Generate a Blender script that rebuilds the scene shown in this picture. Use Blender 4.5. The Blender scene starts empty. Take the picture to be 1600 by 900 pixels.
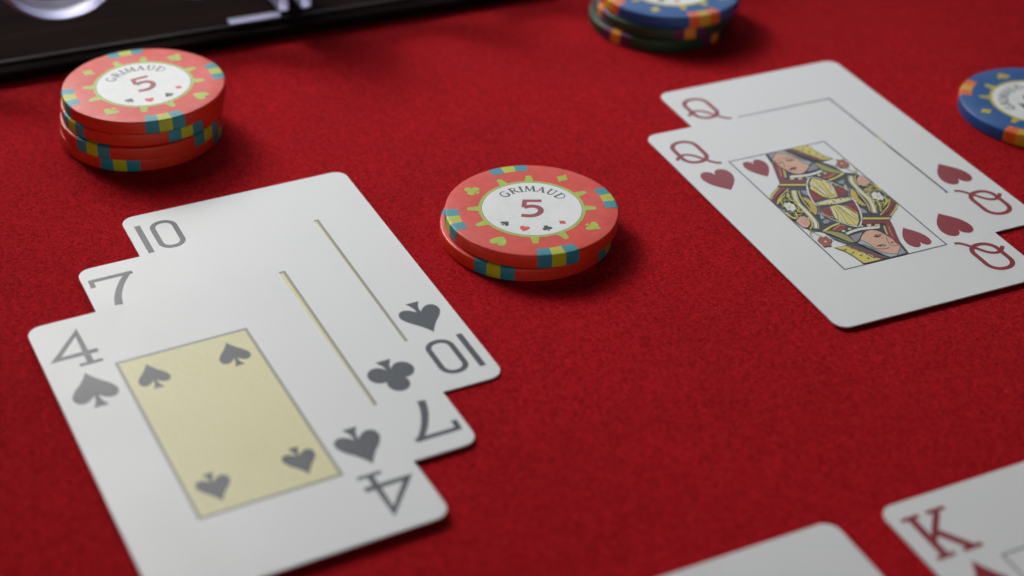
import bpy, bmesh, math, random
from mathutils import Vector, Matrix

random.seed(7)
scene = bpy.context.scene
COL = scene.collection
PI = math.pi
MM = 0.001

# ------------------------------------------------------------------ camera
CAM_H, PITCH, ROLL = 0.20246, 0.59825, 0.0265052
cam_data = bpy.data.cameras.new("camera")
cam = bpy.data.objects.new("camera", cam_data)
COL.objects.link(cam)
_fw = Vector((0, math.cos(PITCH), -math.sin(PITCH)))
_up = Vector((0, math.sin(PITCH), math.cos(PITCH)))
_rt = Vector((1, 0, 0))
_r2 = _rt * math.cos(ROLL) + _up * math.sin(ROLL)
_u2 = _up * math.cos(ROLL) - _rt * math.sin(ROLL)
M = Matrix((_r2, _u2, -_fw)).transposed().to_4x4()
M.translation = Vector((0, 0, CAM_H))
cam.matrix_world = M
cam_data.sensor_width = 36.0
cam_data.lens = 36.0 * 2617.95 / 1600.0
cam_data.clip_start = 0.01
cam_data.clip_end = 50.0
cam_data.dof.use_dof = True
cam_data.dof.focus_distance = 0.371
cam_data.dof.aperture_fstop = 8.6
cam_data.dof.aperture_blades = 7
scene.camera = cam

# ------------------------------------------------------------------ world and lamps
world = bpy.data.worlds.new("World")
scene.world = world
world.use_nodes = True
bg = world.node_tree.nodes["Background"]
bg.inputs[0].default_value = (0.62, 0.66, 0.74, 1)
bg.inputs[1].default_value = 0.012


def area(name, loc, target, size_x, size_y, energy, color, spread):
    d = bpy.data.lights.new(name, 'AREA')
    d.shape = 'RECTANGLE'
    d.size, d.size_y = size_x, size_y
    d.energy, d.color = energy, color
    d.spread = math.radians(spread)
    o = bpy.data.objects.new(name, d)
    COL.objects.link(o)
    o.location = loc
    o.rotation_euler = (Vector(target) - Vector(loc)).to_track_quat('-Z', 'Y').to_euler()
    return o


area("window_light", (-0.427, 1.045, 0.489), (-0.02, 0.34, 0), 0.42, 0.42, 1.2, (1.0, 0.985, 0.96), 160)
area("vignette_spot", (-0.512, 0.93, 0.531), (0.015, 0.345, 0), 0.30, 0.30, 0.215, (1.0, 0.985, 0.96), 31)  # added narrow beam: brighter centre, imitates lens falloff toward the corners
area("back_lamp", (0.037, 1.152, 0.489), (-0.02, 0.34, 0), 0.62, 0.38, 1.15, (0.82, 0.92, 1.0), 160)  # area lamp from behind, added to brighten the queens' side
area("side_fill", (-0.227, 0.631, 0.354), (0, 0.36, 0), 0.25, 0.25, 0.65, (1.0, 0.985, 0.97), 160)  # added close lamp, balances brightness across cards and felt
area("front_fill", (0.0, -0.589, 0.198), (0, 0.34, 0), 0.40, 0.36, 0.85, (1.0, 0.97, 0.94), 160)  # added low fill behind the camera, lifts the chip sides
scene.view_settings.view_transform = 'Standard'
scene.view_settings.look = 'None'
scene.view_settings.exposure = 0.0
scene.view_settings.gamma = 1.0
scene.view_settings.use_curve_mapping = False
scene.cycles.max_bounces = 10
scene.cycles.transmission_bounces = 10
scene.cycles.caustics_refractive = False
scene.cycles.caustics_reflective = False
scene.cycles.use_denoising = True


# ------------------------------------------------------------------ materials
def new_mat(name):
    m = bpy.data.materials.new(name)
    m.use_nodes = True
    nt = m.node_tree
    return m, nt, nt.nodes["Principled BSDF"]


def n_(nt, t, **kw):
    n = nt.nodes.new(t)
    for k, v in kw.items():
        if k in n.inputs:
            n.inputs[k].default_value = v
        else:
            setattr(n, k, v)
    return n


def coat(name, rgb, rough=0.42, spec=0.5, var=0.06, bump=0.0, scale=900.0, smudge=0.0):
    """a printed or moulded surface: plain colour with faint mottling and fine relief"""
    m, nt, b = new_mat(name)
    tc = n_(nt, 'ShaderNodeTexCoord')
    nz = n_(nt, 'ShaderNodeTexNoise', Scale=scale, Detail=3.0)
    nt.links.new(tc.outputs['Object'], nz.inputs['Vector'])
    mr = n_(nt, 'ShaderNodeMapRange')
    mr.inputs[3].default_value = 1 - var
    mr.inputs[4].default_value = 1 + var
    mr.inputs[1].default_value = 0.3
    mr.inputs[2].default_value = 0.7
    nt.links.new(nz.outputs[0], mr.inputs[0])
    mx = n_(nt, 'ShaderNodeMix', data_type='RGBA', blend_type='MULTIPLY')
    mx.inputs[0].default_value = 1.0
    mx.inputs[6].default_value = (*rgb, 1)
    nt.links.new(mr.outputs[0], mx.inputs[7])
    nt.links.new(mx.outputs[2], b.inputs['Base Color'])
    b.inputs['Roughness'].default_value = rough
    b.inputs['Specular IOR Level'].default_value = spec
    if smudge:
        # handling marks: uneven gloss
        sm = n_(nt, 'ShaderNodeTexNoise', Scale=70.0, Detail=4.0, Distortion=0.8)
        nt.links.new(tc.outputs['Object'], sm.inputs['Vector'])
        rr = n_(nt, 'ShaderNodeMapRange')
        rr.inputs[1].default_value, rr.inputs[2].default_value = 0.3, 0.7
        rr.inputs[3].default_value, rr.inputs[4].default_value = rough - smudge, rough + smudge
        nt.links.new(sm.outputs[0], rr.inputs[0])
        nt.links.new(rr.outputs[0], b.inputs['Roughness'])
    if bump:
        bp = n_(nt, 'ShaderNodeBump', Strength=bump, Distance=0.00008)
        nt.links.new(nz.outputs[0], bp.inputs['Height'])
        nt.links.new(bp.outputs[0], b.inputs['Normal'])
    return m


def ink(name, rgb, rough=0.38):
    return coat(name, rgb, rough=rough, spec=0.5, var=0.08, bump=0.45, scale=2400, smudge=0.035)


CARD = coat("card_paper", (0.80, 0.805, 0.805), rough=0.38, spec=0.5, var=0.02, bump=0.45, scale=2400, smudge=0.035)
INK = {
    'K': ink("ink_black", (0.018, 0.022, 0.034)),
    'R': ink("ink_red", (0.28, 0.008, 0.016)),
    'Y': ink("ink_yellow", (0.68, 0.57, 0.08)),
    'GD': ink("ink_gold", (0.66, 0.46, 0.04)),
    'LY': ink("ink_straw", (0.72, 0.63, 0.2)),
    'W': ink("ink_white", (0.78, 0.78, 0.76)),
    'G': ink("ink_grey", (0.30, 0.30, 0.36)),
    'GB': ink("ink_blue_grey", (0.40, 0.45, 0.46)),
    'O': ink("ink_olive", (0.34, 0.31, 0.06)),
    'S': ink("ink_skin", (0.7, 0.4, 0.27)),
    'M': ink("ink_maroon", (0.20, 0.03, 0.035)),
    'BR': ink("ink_russet", (0.34, 0.07, 0.035)),
    'cream': ink("ink_cream", (0.76, 0.70, 0.36)),
    'line': ink("ink_line", (0.04, 0.045, 0.05)),
    'soft': ink("ink_soft_line", (0.30, 0.29, 0.22)),
}


def felt_material():
    m, nt, b = new_mat("red_felt")
    tc = n_(nt, 'ShaderNodeTexCoord')
    fine = n_(nt, 'ShaderNodeTexNoise', Scale=2500.0, Detail=3.0, Roughness=0.6)
    mid = n_(nt, 'ShaderNodeTexNoise', Scale=1300.0, Detail=3.0, Roughness=0.6)
    big = n_(nt, 'ShaderNodeTexNoise', Scale=30.0, Detail=4.0)
    for t in (fine, mid, big):
        nt.links.new(tc.outputs['Object'], t.inputs['Vector'])
    r1 = n_(nt, 'ShaderNodeValToRGB')
    r1.color_ramp.elements[0].position = 0.38
    r1.color_ramp.elements[0].color = (0.22, 0.001, 0.003, 1)
    r1.color_ramp.elements[1].position = 0.63
    r1.color_ramp.elements[1].color = (0.62, 0.012, 0.020, 1)
    av = n_(nt, 'ShaderNodeMath', operation='ADD')
    sc = n_(nt, 'ShaderNodeMath', operation='MULTIPLY')
    sc.inputs[1].default_value = 0.5
    nt.links.new(fine.outputs[0], av.inputs[0])
    nt.links.new(mid.outputs[0], av.inputs[1])
    nt.links.new(av.outputs[0], sc.inputs[0])
    nt.links.new(sc.outputs[0], r1.inputs[0])
    mr = n_(nt, 'ShaderNodeMapRange')
    mr.inputs[1].default_value, mr.inputs[2].default_value = 0.3, 0.7
    mr.inputs[3].default_value, mr.inputs[4].default_value = 0.92, 1.08
    nt.links.new(big.outputs[0], mr.inputs[0])
    mx = n_(nt, 'ShaderNodeMix', data_type='RGBA', blend_type='MULTIPLY')
    mx.inputs[0].default_value = 1.0
    nt.links.new(r1.outputs[0], mx.inputs[6])
    nt.links.new(mr.outputs[0], mx.inputs[7])
    nt.links.new(mx.outputs[2], b.inputs['Base Color'])
    b.inputs['Roughness'].default_value = 0.95
    b.inputs['Specular IOR Level'].default_value = 0.04
    b.inputs['Sheen Weight'].default_value = 0.06
    b.inputs['Sheen Roughness'].default_value = 0.5
    b.inputs['Sheen Tint'].default_value = (1.0, 0.35, 0.38, 1)
    bp = n_(nt, 'ShaderNodeBump', Strength=1.0, Distance=0.0005)
    nt.links.new(sc.outputs[0], bp.inputs['Height'])
    nt.links.new(bp.outputs[0], b.inputs['Normal'])
    return m


FELT = felt_material()


def chip_mat(name, rgb, rough=0.46, spec=0.5, bump=0.30):
    return coat(name, rgb, rough=rough, spec=spec, var=0.09, bump=bump, scale=520, smudge=0.10)


CHIP = {
    'red': chip_mat("chip_clay_red", (0.74, 0.036, 0.011)),
    'blue': chip_mat("chip_clay_blue", (0.003, 0.085, 0.31)),
    'green': chip_mat("chip_clay_green", (0.006, 0.050, 0.020)),
    'teal': chip_mat("chip_spot_teal", (0.02, 0.27, 0.34)),
    'yellow': chip_mat("chip_spot_yellow", (0.52, 0.54, 0.012)),
    'orange': chip_mat("chip_spot_orange", (0.82, 0.13, 0.008)),
    'gold': chip_mat("chip_spot_gold", (0.66, 0.38, 0.01)),
    'amber': chip_mat("chip_spot_amber", (0.76, 0.27, 0.015)),
    'purple': chip_mat("chip_spot_purple", (0.10, 0.012, 0.07)),
    'lime': chip_mat("chip_print_lime", (0.42, 0.54, 0.03)),
    'straw': chip_mat("chip_print_straw", (0.56, 0.46, 0.03)),
    'ringdark': chip_mat("chip_print_dark_green", (0.05, 0.16, 0.03)),
    'numeral_red': chip_mat("chip_print_red", (0.34, 0.015, 0.03)),
    'heart_red': chip_mat("chip_print_bright_red", (0.72, 0.04, 0.05)),
    'black': chip_mat("chip_print_black", (0.02, 0.02, 0.025)),
    'text': chip_mat("chip_print_text", (0.045, 0.05, 0.065)),
}


def inlay_material():
    m, nt, b = new_mat("chip_inlay_marble")
    tc = n_(nt, 'ShaderNodeTexCoord')
    nz = n_(nt, 'ShaderNodeTexNoise', Scale=170.0, Detail=5.0, Distortion=1.6)
    nt.links.new(tc.outputs['Object'], nz.inputs['Vector'])
    r = n_(nt, 'ShaderNodeValToRGB')
    e = r.color_ramp.elements
    e[0].position, e[0].color = 0.34, (0.78, 0.82, 0.81, 1)
    e[1].position, e[1].color = 0.52, (0.86, 0.86, 0.85, 1)
    nt.links.new(nz.outputs[0], r.inputs[0])
    nt.links.new(r.outputs[0], b.inputs['Base Color'])
    b.inputs['Roughness'].default_value = 0.42
    b.inputs['Specular IOR Level'].default_value = 0.5
    return m


INLAY = inlay_material()


def acrylic_material():
    m, nt, b = new_mat("clear_acrylic")
    b.inputs['Base Color'].default_value = (0.80, 0.83, 1.0, 1)
    b.inputs['Transmission Weight'].default_value = 1.0
    b.inputs['IOR'].default_value = 1.49
    tc = n_(nt, 'ShaderNodeTexCoord')
    nz = n_(nt, 'ShaderNodeTexNoise', Scale=90.0, Detail=3.0)
    nt.links.new(tc.outputs['Object'], nz.inputs['Vector'])
    mr = n_(nt, 'ShaderNodeMapRange')
    mr.inputs[3].default_value, mr.inputs[4].default_value = 0.03, 0.12
    nt.links.new(nz.outputs[0], mr.inputs[0])
    nt.links.new(mr.outputs[0], b.inputs['Roughness'])
    return m


ACRYLIC = acrylic_material()


def edge_material():
    """sawn and flame-polished acrylic edges, slightly hazy"""
    m, nt, b = new_mat("hazy_acrylic")
    b.inputs['Base Color'].default_value = (0.60, 0.60, 0.86, 1)
    b.inputs['Transmission Weight'].default_value = 0.80
    b.inputs['IOR'].default_value = 1.49
    tc = n_(nt, 'ShaderNodeTexCoord')
    nz = n_(nt, 'ShaderNodeTexNoise', Scale=160.0, Detail=3.0)
    nt.links.new(tc.outputs['Object'], nz.inputs['Vector'])
    mr = n_(nt, 'ShaderNodeMapRange')
    mr.inputs[3].default_value, mr.inputs[4].default_value = 0.22, 0.42
    nt.links.new(nz.outputs[0], mr.inputs[0])
    nt.links.new(mr.outputs[0], b.inputs['Roughness'])
    return m


HAZY = edge_material()
DIM_LIP = coat("dimmed_lip", (0.030, 0.024, 0.028), rough=0.7, spec=0.25, var=0.2, bump=0.3, scale=300)  # clear lip's dim stretch: lack of glare put into a dark colour


def wood_material():
    m, nt, b = new_mat("dark_stained_wood")
    tc = n_(nt, 'ShaderNodeTexCoord')
    mp = n_(nt, 'ShaderNodeMapping')
    mp.inputs['Scale'].default_value = (12, 160, 160)
    nt.links.new(tc.outputs['Object'], mp.inputs[0])
    nz = n_(nt, 'ShaderNodeTexNoise', Scale=1.0, Detail=5.0, Distortion=0.8)
    nt.links.new(mp.outputs[0], nz.inputs['Vector'])
    r = n_(nt, 'ShaderNodeValToRGB')
    e = r.color_ramp.elements
    e[0].position, e[0].color = 0.3, (0.005, 0.0026, 0.0024, 1)
    e[1].position, e[1].color = 0.75, (0.016, 0.007, 0.006, 1)
    nt.links.new(nz.outputs[0], r.inputs[0])
    nt.links.new(r.outputs[0], b.inputs['Base Color'])
    b.inputs['Roughness'].default_value = 0.85
    b.inputs['Specular IOR Level'].default_value = 0.02
    return m


WOOD = wood_material()


# ------------------------------------------------------------------ mesh helpers
def mesh_obj(name, verts, faces, mats, parent=None, smooth=False, fmat=None):
    me = bpy.data.meshes.new(name)
    me.from_pydata(verts, [], faces)
    me.update()
    bm = bmesh.new()
    bm.from_mesh(me)
    if fmat:
        for f, k in zip(bm.faces, fmat):
            f.material_index = k
    big = [f for f in bm.faces if len(f.verts) > 4]
    if big:
        bmesh.ops.triangulate(bm, faces=big, ngon_method='EAR_CLIP')
    bm.to_mesh(me)
    bm.free()
    for m in (mats if isinstance(mats, (list, tuple)) else [mats]):
        me.materials.append(m)
    if smooth:
        for p in me.polygons:
            p.use_smooth = True
    o = bpy.data.objects.new(name, me)
    COL.objects.link(o)
    if parent:
        o.parent = parent
    return o


def tag(o, label=None, cat=None, group=None, kind=None):
    for k, v in (('label', label), ('category', cat), ('group', group), ('kind', kind)):
        if v:
            o[k] = v
    return o


def ccw(poly):
    a = sum(p[0] * q[1] - q[0] * p[1] for p, q in zip(poly, poly[1:] + poly[:1]))
    return poly if a > 0 else poly[::-1]


def smooth_line(pts, n=6, closed=False):
    out = []
    N = len(pts)
    segs = N if closed else N - 1
    for i in range(segs):
        g = (lambda k: pts[k % N]) if closed else (lambda k: pts[min(max(k, 0), N - 1)])
        a, b, c, d = g(i - 1), g(i), g(i + 1), g(i + 2)
        for j in range(n):
            t = j / n
            out.append(tuple(0.5 * ((2 * b[k]) + (c[k] - a[k]) * t + (2 * a[k] - 5 * b[k] + 4 * c[k] - d[k]) * t * t
                             + (3 * b[k] - a[k] - 3 * c[k] + d[k]) * t ** 3) for k in (0, 1)))
    if not closed:
        out.append(tuple(pts[-1][:2]))
    return out


class Sheet:
    """collects flat print shapes in millimetres: polygons and strokes, each on its own thin layer"""
    def __init__(self, z=0.02, step=0.0012):
        self.v, self.f, self.m, self.z, self.step = [], [], [], z, step

    def poly(self, pts, mat=0, z=None):
        pts = ccw([tuple(p) for p in pts])
        k = len(self.v)
        zz = self.z if z is None else z
        self.v += [(x, y, zz) for x, y in pts]
        self.f.append(tuple(range(k, k + len(pts))))
        self.m.append(mat)
        if z is None:
            self.z += self.step

    def stroke(self, pts, w, mat=0, closed=False, w2=None, z=None):
        pts = [Vector(p[:2]) for p in pts]
        N = len(pts)
        k = len(self.v)
        zz = self.z if z is None else z
        for i in range(N):
            if closed:
                a, c = pts[i - 1], pts[(i + 1) % N]
            else:
                a, c = pts[max(i - 1, 0)], pts[min(i + 1, N - 1)]
            d1, d2 = pts[i] - a, c - pts[i]
            if d1.length < 1e-9:
                d1 = d2
            if d2.length < 1e-9:
                d2 = d1
            d1, d2 = d1.normalized(), d2.normalized()
            t = d1 + d2
            t = d1 if t.length < 1e-6 else t.normalized()
            nrm = Vector((-t.y, t.x))
            ww = w if w2 is None else w + (w2 - w) * i / (N - 1)
            h = 0.5 * ww / max(0.5, abs(nrm.dot(Vector((-d1.y, d1.x)))))
            for s in (1, -1):
                q = pts[i] + nrm * h * s
                self.v.append((q.x, q.y, zz))
        for i in range(N if closed else N - 1):
            j = (i + 1) % N
            self.f.append((k + 2 * i, k + 2 * i + 1, k + 2 * j + 1, k + 2 * j))
            self.m.append(mat)
        if z is None:
            self.z += self.step

    def make(self, name, mats, parent, zf=None, rot=0.0, at=(0, 0), scale=1.0):
        c, s = math.cos(rot), math.sin(rot)
        V = []
        for x, y, z in self.v:
            x, y = x * scale, y * scale
            X, Y = at[0] + x * c - y * s, at[1] + x * s + y * c
            V.append((X * MM, Y * MM, (z + (zf(X, Y) if zf else 0.0)) * MM))
        return mesh_obj(name, V, self.f, mats, parent, fmat=self.m)


def grid_sheet(x0, y0, x1, y1, nx, ny, z=0.02):
    s = Sheet(z)
    for j in range(ny + 1):
        for i in range(nx + 1):
            s.v.append((x0 + (x1 - x0) * i / nx, y0 + (y1 - y0) * j / ny, z))
    for j in range(ny):
        for i in range(nx):
            a = j * (nx + 1) + i
            s.f.append((a, a + 1, a + nx + 2, a + nx + 1))
            s.m.append(0)
    return s


def arc(cx, cy, rx, ry, a0, a1, n=16):
    return [(cx + rx * math.cos(math.radians(a0 + (a1 - a0) * i / n)), cy + ry * math.sin(math.radians(a0 + (a1 - a0) * i / n)))
            for i in range(n + 1)]


def rounded_box(x0, y0, x1, y1, r, n=6):
    o = []
    for cx, cy, a in ((x1 - r, y1 - r, 0), (x0 + r, y1 - r, 90), (x0 + r, y0 + r, 180), (x1 - r, y0 + r, 270)):
        o += arc(cx, cy, r, r, a, a + 90, n)
    return o


# suit outlines in a unit box: x -0.5..0.5, y -0.5..0.5
def heart_pts():
    half = smooth_line([(0, 0.30), (0.06, 0.42), (0.20, 0.50), (0.36, 0.47), (0.47, 0.35), (0.50, 0.17), (0.42, -0.06), (0.26, -0.26), (0.10, -0.41), (0, -0.50)], 4)
    return half + [(-x, y) for x, y in half[::-1]][1:-1]


def spade_pts():
    half = smooth_line([(0, 0.50), (0.08, 0.38), (0.22, 0.22), (0.40, 0.05), (0.50, -0.12), (0.46, -0.27), (0.33, -0.33), (0.18, -0.29), (0.045, -0.18)], 4)
    half += [(0.06, -0.30), (0.10, -0.40), (0.17, -0.50)]
    return half + [(-x, y) for x, y in half[::-1]][:-1]


def diamond_pts():
    a = smooth_line([(0, 0.5), (0.19, 0.22), (0.40, 0)], 3)
    q = a + [(x, -y) for x, y in a[::-1]][1:]
    return q + [(-x, y) for x, y in q[::-1]][1:-1]


def suit_sheet(kind, cx, cy, w, h, z=0.02, flip=False):
    s = Sheet(z)
    sg = -1 if flip else 1
    put = lambda pts: [(cx + sg * x * w, cy + sg * y * h) for x, y in pts]
    if kind == 'club':
        for x, y in ((-0.27, -0.10), (0.27, -0.10), (0, 0.26)):
            s.poly(put(arc(x, y, 0.235, 0.245, 0, 345, 23)))
        s.poly(put([(-0.06, 0.15), (-0.14, -0.05), (-0.045, -0.14), (-0.07, -0.32), (-0.17, -0.5), (0.17, -0.5), (0.07, -0.32), (0.045, -0.14), (0.14, -0.05), (0.06, 0.15)]))
    else:
        s.poly(put({'heart': heart_pts, 'spade': spade_pts, 'diamond': diamond_pts}[kind]()))
    return s


# ------------------------------------------------------------------ playing cards
CW, CH, CT = 53.84, 88.0, 0.30


def card_stock(name, bow):
    zf = lambda x, y: bow * (2 * y / CH) ** 2
    R, w, h = 3.0, CW / 2, CH / 2
    rows = []
    for i in range(7):
        a = math.radians(90 * i / 6)
        rows.append((-h + R - R * math.cos(a), w - R + R * math.sin(a)))
    rows += [(-h + R + (CH - 2 * R) * i / 12, w) for i in range(1, 12)]
    rows += [(-y, hw) for y, hw in rows[:7][::-1]]
    nx = 8
    V, F, top, bot = [], [], [], []
    e = 0.06
    for lev, lst in ((0.0, top), (-CT, bot)):
        for y, hw in rows:
            lst.append([])
            for i in range(nx + 1):
                x = -hw + 2 * hw * i / nx
                lst[-1].append(len(V))
                V.append((x * MM, y * MM, (zf(x, y) + lev) * MM))
    n = len(rows)
    for j in range(n - 1):
        for i in range(nx):
            F.append((top[j][i], top[j][i + 1], top[j + 1][i + 1], top[j + 1][i]))
            F.append((bot[j][i], bot[j + 1][i], bot[j + 1][i + 1], bot[j][i + 1]))
        F.append((top[j][nx], bot[j][nx], bot[j + 1][nx], top[j + 1][nx]))
        F.append((bot[j][0], top[j][0], top[j + 1][0], bot[j + 1][0]))
    for i in range(nx):
        F.append((top[0][i], bot[0][i], bot[0][i + 1], top[0][i + 1]))
        F.append((bot[n - 1][i], top[n - 1][i], top[n - 1][i + 1], bot[n - 1][i + 1]))
    o = mesh_obj(name, V, F, CARD)
    return o, zf


def numeral(parent, rank, mat, zf):
    def build():
        s = Sheet(0.02)
        if rank == '10':
            s.poly([(-24.85, 27.7), (-23.5, 27.7), (-23.5, 39.6), (-24.85, 39.6)])
            s.stroke(rounded_box(-21.3, 28.35, -16.35, 39.1, 2.3), 1.2, closed=True)
        elif rank == '7':
            s.stroke([(-25.1, 36.3), (-24.95, 38.8), (-24.2, 38.85), (-16.0, 38.85)], 1.15)
            s.stroke(smooth_line([(-16.6, 39.3), (-18.9, 36.2), (-20.6, 32.9), (-21.5, 30.2), (-21.9, 28.1)]), 1.2, w2=1.7)
        elif rank == '4':
            s.stroke([(-17.9, 27.9), (-17.9, 38.8), (-24.0, 31.3), (-15.5, 31.3)], 1.35)
            s.stroke([(-20.2, 27.8), (-15.5, 27.8)], 0.9)
        elif rank == 'Q':
            s.stroke(rounded_box(-23.3, 27.9, -17.0, 38.1, 2.9), 1.15, closed=True)
            s.stroke(smooth_line([(-24.9, 30.4), (-23.9, 31.5), (-22.2, 32.2), (-20.4, 31.4), (-18.9, 29.2), (-17.4, 26.9), (-16.4, 25.9), (-15.4, 25.6)]), 0.95)
        elif rank == 'K':
            s.stroke([(-22.7, 29.3), (-22.7, 39.5)], 1.5)
            s.stroke([(-22.4, 33.0), (-17.2, 39.2)], 1.2)
            s.stroke([(-20.7, 35.0), (-16.9, 29.3)], 1.6)
            for a, b, y in ((-24.6, -20.8, 39.6), (-24.6, -20.8, 29.1), (-19.2, -15.2, 39.6), (-19.0, -14.9, 29.1)):
                s.stroke([(a, y), (b, y)], 0.95)
        return s
    for r in (0.0, PI):
        build().make('numeral', mat, parent, zf, rot=r)


def court_figures(card):
    """the double-ended queen: each half is a part, its garments and features are sub-parts"""
    bases = []
    step = 0.0008
    for half in (0, 1):
        g = Sheet(0.02 + 0.004 * half)
        g.poly(smoothless(QUEEN[0][3]))
        bases.append(g.make('court_figure', INK['K'], card, rot=PI * half))
    for half in (0, 1):
        parts = {}
        for i, (part, col, w, pts) in enumerate(QUEEN[1:]):
            parts.setdefault(part, []).append((i, col, w, pts))
        for part, shapes in parts.items():
            cols = sorted({c for _, c, _, _ in shapes} | {'K'})
            s = Sheet()
            for i, col, w, pts in shapes:
                z = 0.03 + (2 * i + half) * step
                if w:
                    s.stroke(smooth_line(pts, 5), w, cols.index(col), z=z)
                else:
                    s.poly(pts, cols.index(col), z=z)
                    if col != 'K' and part not in ('brocade', 'face', 'flower'):
                        s.stroke(smoothless(pts), 0.13, cols.index('K'), closed=True, z=z + 0.0003)
            s.make(part, [INK[c] for c in cols], bases[half], rot=PI * half)


def smoothless(p):
    out = [p[0]]
    for q in p[1:]:
        if abs(q[0] - out[-1][0]) + abs(q[1] - out[-1][1]) > 0.02:
            out.append(q)
    return out


def playing_card(label, x, y, deg, ztop, rank=None, suit=None, bow=0.0, group=None, court=False, panel=False, border=0.32):
    o, zf = card_stock('playing_card', bow)
    o.location = (x, y, ztop)
    o.rotation_euler = (0, 0, math.radians(deg))
    tag(o, label, 'playing card', group)
    if not rank:
        return o
    red = suit in ('heart', 'diamond')
    mat = INK['R'] if red else INK['K']
    numeral(o, rank, mat, zf)
    for flip in (False, True):
        sg = -1 if flip else 1
        dims = {'heart': (-19.7, 18.3, 7.9, 9.6), 'spade': (-19.9, 19.25, 8.9, 11.5), 'club': (-20.2, 18.4, 9.6, 10.6), 'diamond': (-19.4, 20.6, 8.4, 11.6)}[suit]
        suit_sheet(suit, sg * dims[0], sg * dims[1], dims[2], dims[3], flip=flip).make('suit_pip', mat, o, zf)
    fx, fy = 13.5, 25.3
    if panel:
        p = grid_sheet(-fx, -fy, fx, fy, 4, 24, 0.02).make('center_panel', INK['cream'], o, zf)
    edge = Sheet(0.03, 0.0)
    ring = [(-fx, -fy + 2 * fy * i / 24) for i in range(24)] + [(-fx + 2 * fx * i / 8, fy) for i in range(8)]
    ring += [(-a, -b) for a, b in ring]
    edge.stroke(ring, 0.7 if panel else border, closed=True)
    edge.make('panel_border', INK['soft'] if panel else INK['line'], o, zf)
    if rank == '4':
        for cx, cy, fl in ((-8.3, 18.4, 0), (8.3, 18.4, 0), (-8.3, -18.4, 1), (8.3, -18.4, 1)):
            suit_sheet('spade', cx, cy, 6.3, 8.3, z=0.035, flip=bool(fl)).make('suit_pip', mat, o, zf)
    if rank == 'Q':
        for sg in (1, -1):
            suit_sheet('heart', sg * -8.45, sg * 19.7, 5.9, 8.1, z=0.035, flip=sg < 0).make('suit_pip', mat, o, zf)
    if court:
        court_figures(o)
    return o


# ------------------------------------------------------------------ chips
CR, CTH = 19.45, 3.30          # radius and thickness in mm
FIL = 0.45


def chip_profile():
    """(radius, height) from the bottom centre outwards and up to the top centre"""
    p = [(0.0, 0.0), (0.8 * CR, 0.0)]
    p += [(CR - FIL + FIL * math.sin(math.radians(a)), FIL - FIL * math.cos(math.radians(a))) for a in (0, 22, 45, 68, 90)]
    p += [(CR - FIL + FIL * math.cos(math.radians(a)), CTH - FIL + FIL * math.sin(math.radians(a))) for a in (0, 22, 45, 68, 90)]
    p += [(0.8 * CR, CTH), (0.0, CTH)]
    return p


def chip_body_mesh(name, mat):
    prof = chip_profile()
    n = 120
    V, F = [(0, 0, 0), (0, 0, CTH * MM)], []
    rings = []
    for r, z in prof[1:-1]:
        k = len(V)
        rings.append(k)
        V += [(r * MM * math.cos(2 * PI * i / n), r * MM * math.sin(2 * PI * i / n), z * MM) for i in range(n)]
    for a, b in zip(rings, rings[1:]):
        F += [(a + i, a + (i + 1) % n, b + (i + 1) % n, b + i) for i in range(n)]
    F += [(0, rings[0] + (i + 1) % n, rings[0] + i) for i in range(n)]
    F += [(1, rings[-1] + i, rings[-1] + (i + 1) % n) for i in range(n)]
    o = mesh_obj(name, V, F, mat, smooth=True)
    return o


def spot_mesh(name, mat, a0, a1):
    """one edge spot: a patch that wraps the rim, a hair proud of the body"""
    pts = [(0.845 * CR, -0.03), (CR - FIL, -0.03)]
    q = FIL + 0.03
    pts += [(CR - FIL + q * math.sin(math.radians(a)), FIL - q * math.cos(math.radians(a))) for a in (22, 45, 68, 90)]
    pts += [(CR - FIL + q * math.cos(math.radians(a)), CTH - FIL + q * math.sin(math.radians(a))) for a in (0, 22, 45, 68)]
    pts += [(CR - FIL, CTH + 0.03), (0.845 * CR, CTH + 0.03)]
    pts = [(r, max(z, 0.0)) for r, z in pts]
    inn = [(r - 0.12 if 0 < i < len(pts) - 1 else r, z + (0.06 if z < CTH / 2 else -0.06)) for i, (r, z) in enumerate(pts)]
    n = 5
    V, F = [], []
    m = len(pts)
    for i in range(n + 1):
        a = math.radians(a0 + (a1 - a0) * i / n)
        V += [(r * MM * math.cos(a), r * MM * math.sin(a), z * MM) for r, z in pts]
    for i in range(n):
        for j in range(m - 1):
            F.append((i * m + j, (i + 1) * m + j, (i + 1) * m + j + 1, i * m + j + 1))
    o = mesh_obj(name, V, F, mat, smooth=True)
    return o


MESH = {}


def shared(key, make):
    if key not in MESH:
        o = make()
        MESH[key] = o.data
        bpy.data.objects.remove(o)
    return MESH[key]


def link(name, data, parent, rz=0.0):
    o = bpy.data.objects.new(name, data)
    COL.objects.link(o)
    if parent:
        o.parent = parent
    o.rotation_euler = (0, 0, math.radians(rz))
    return o


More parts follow.
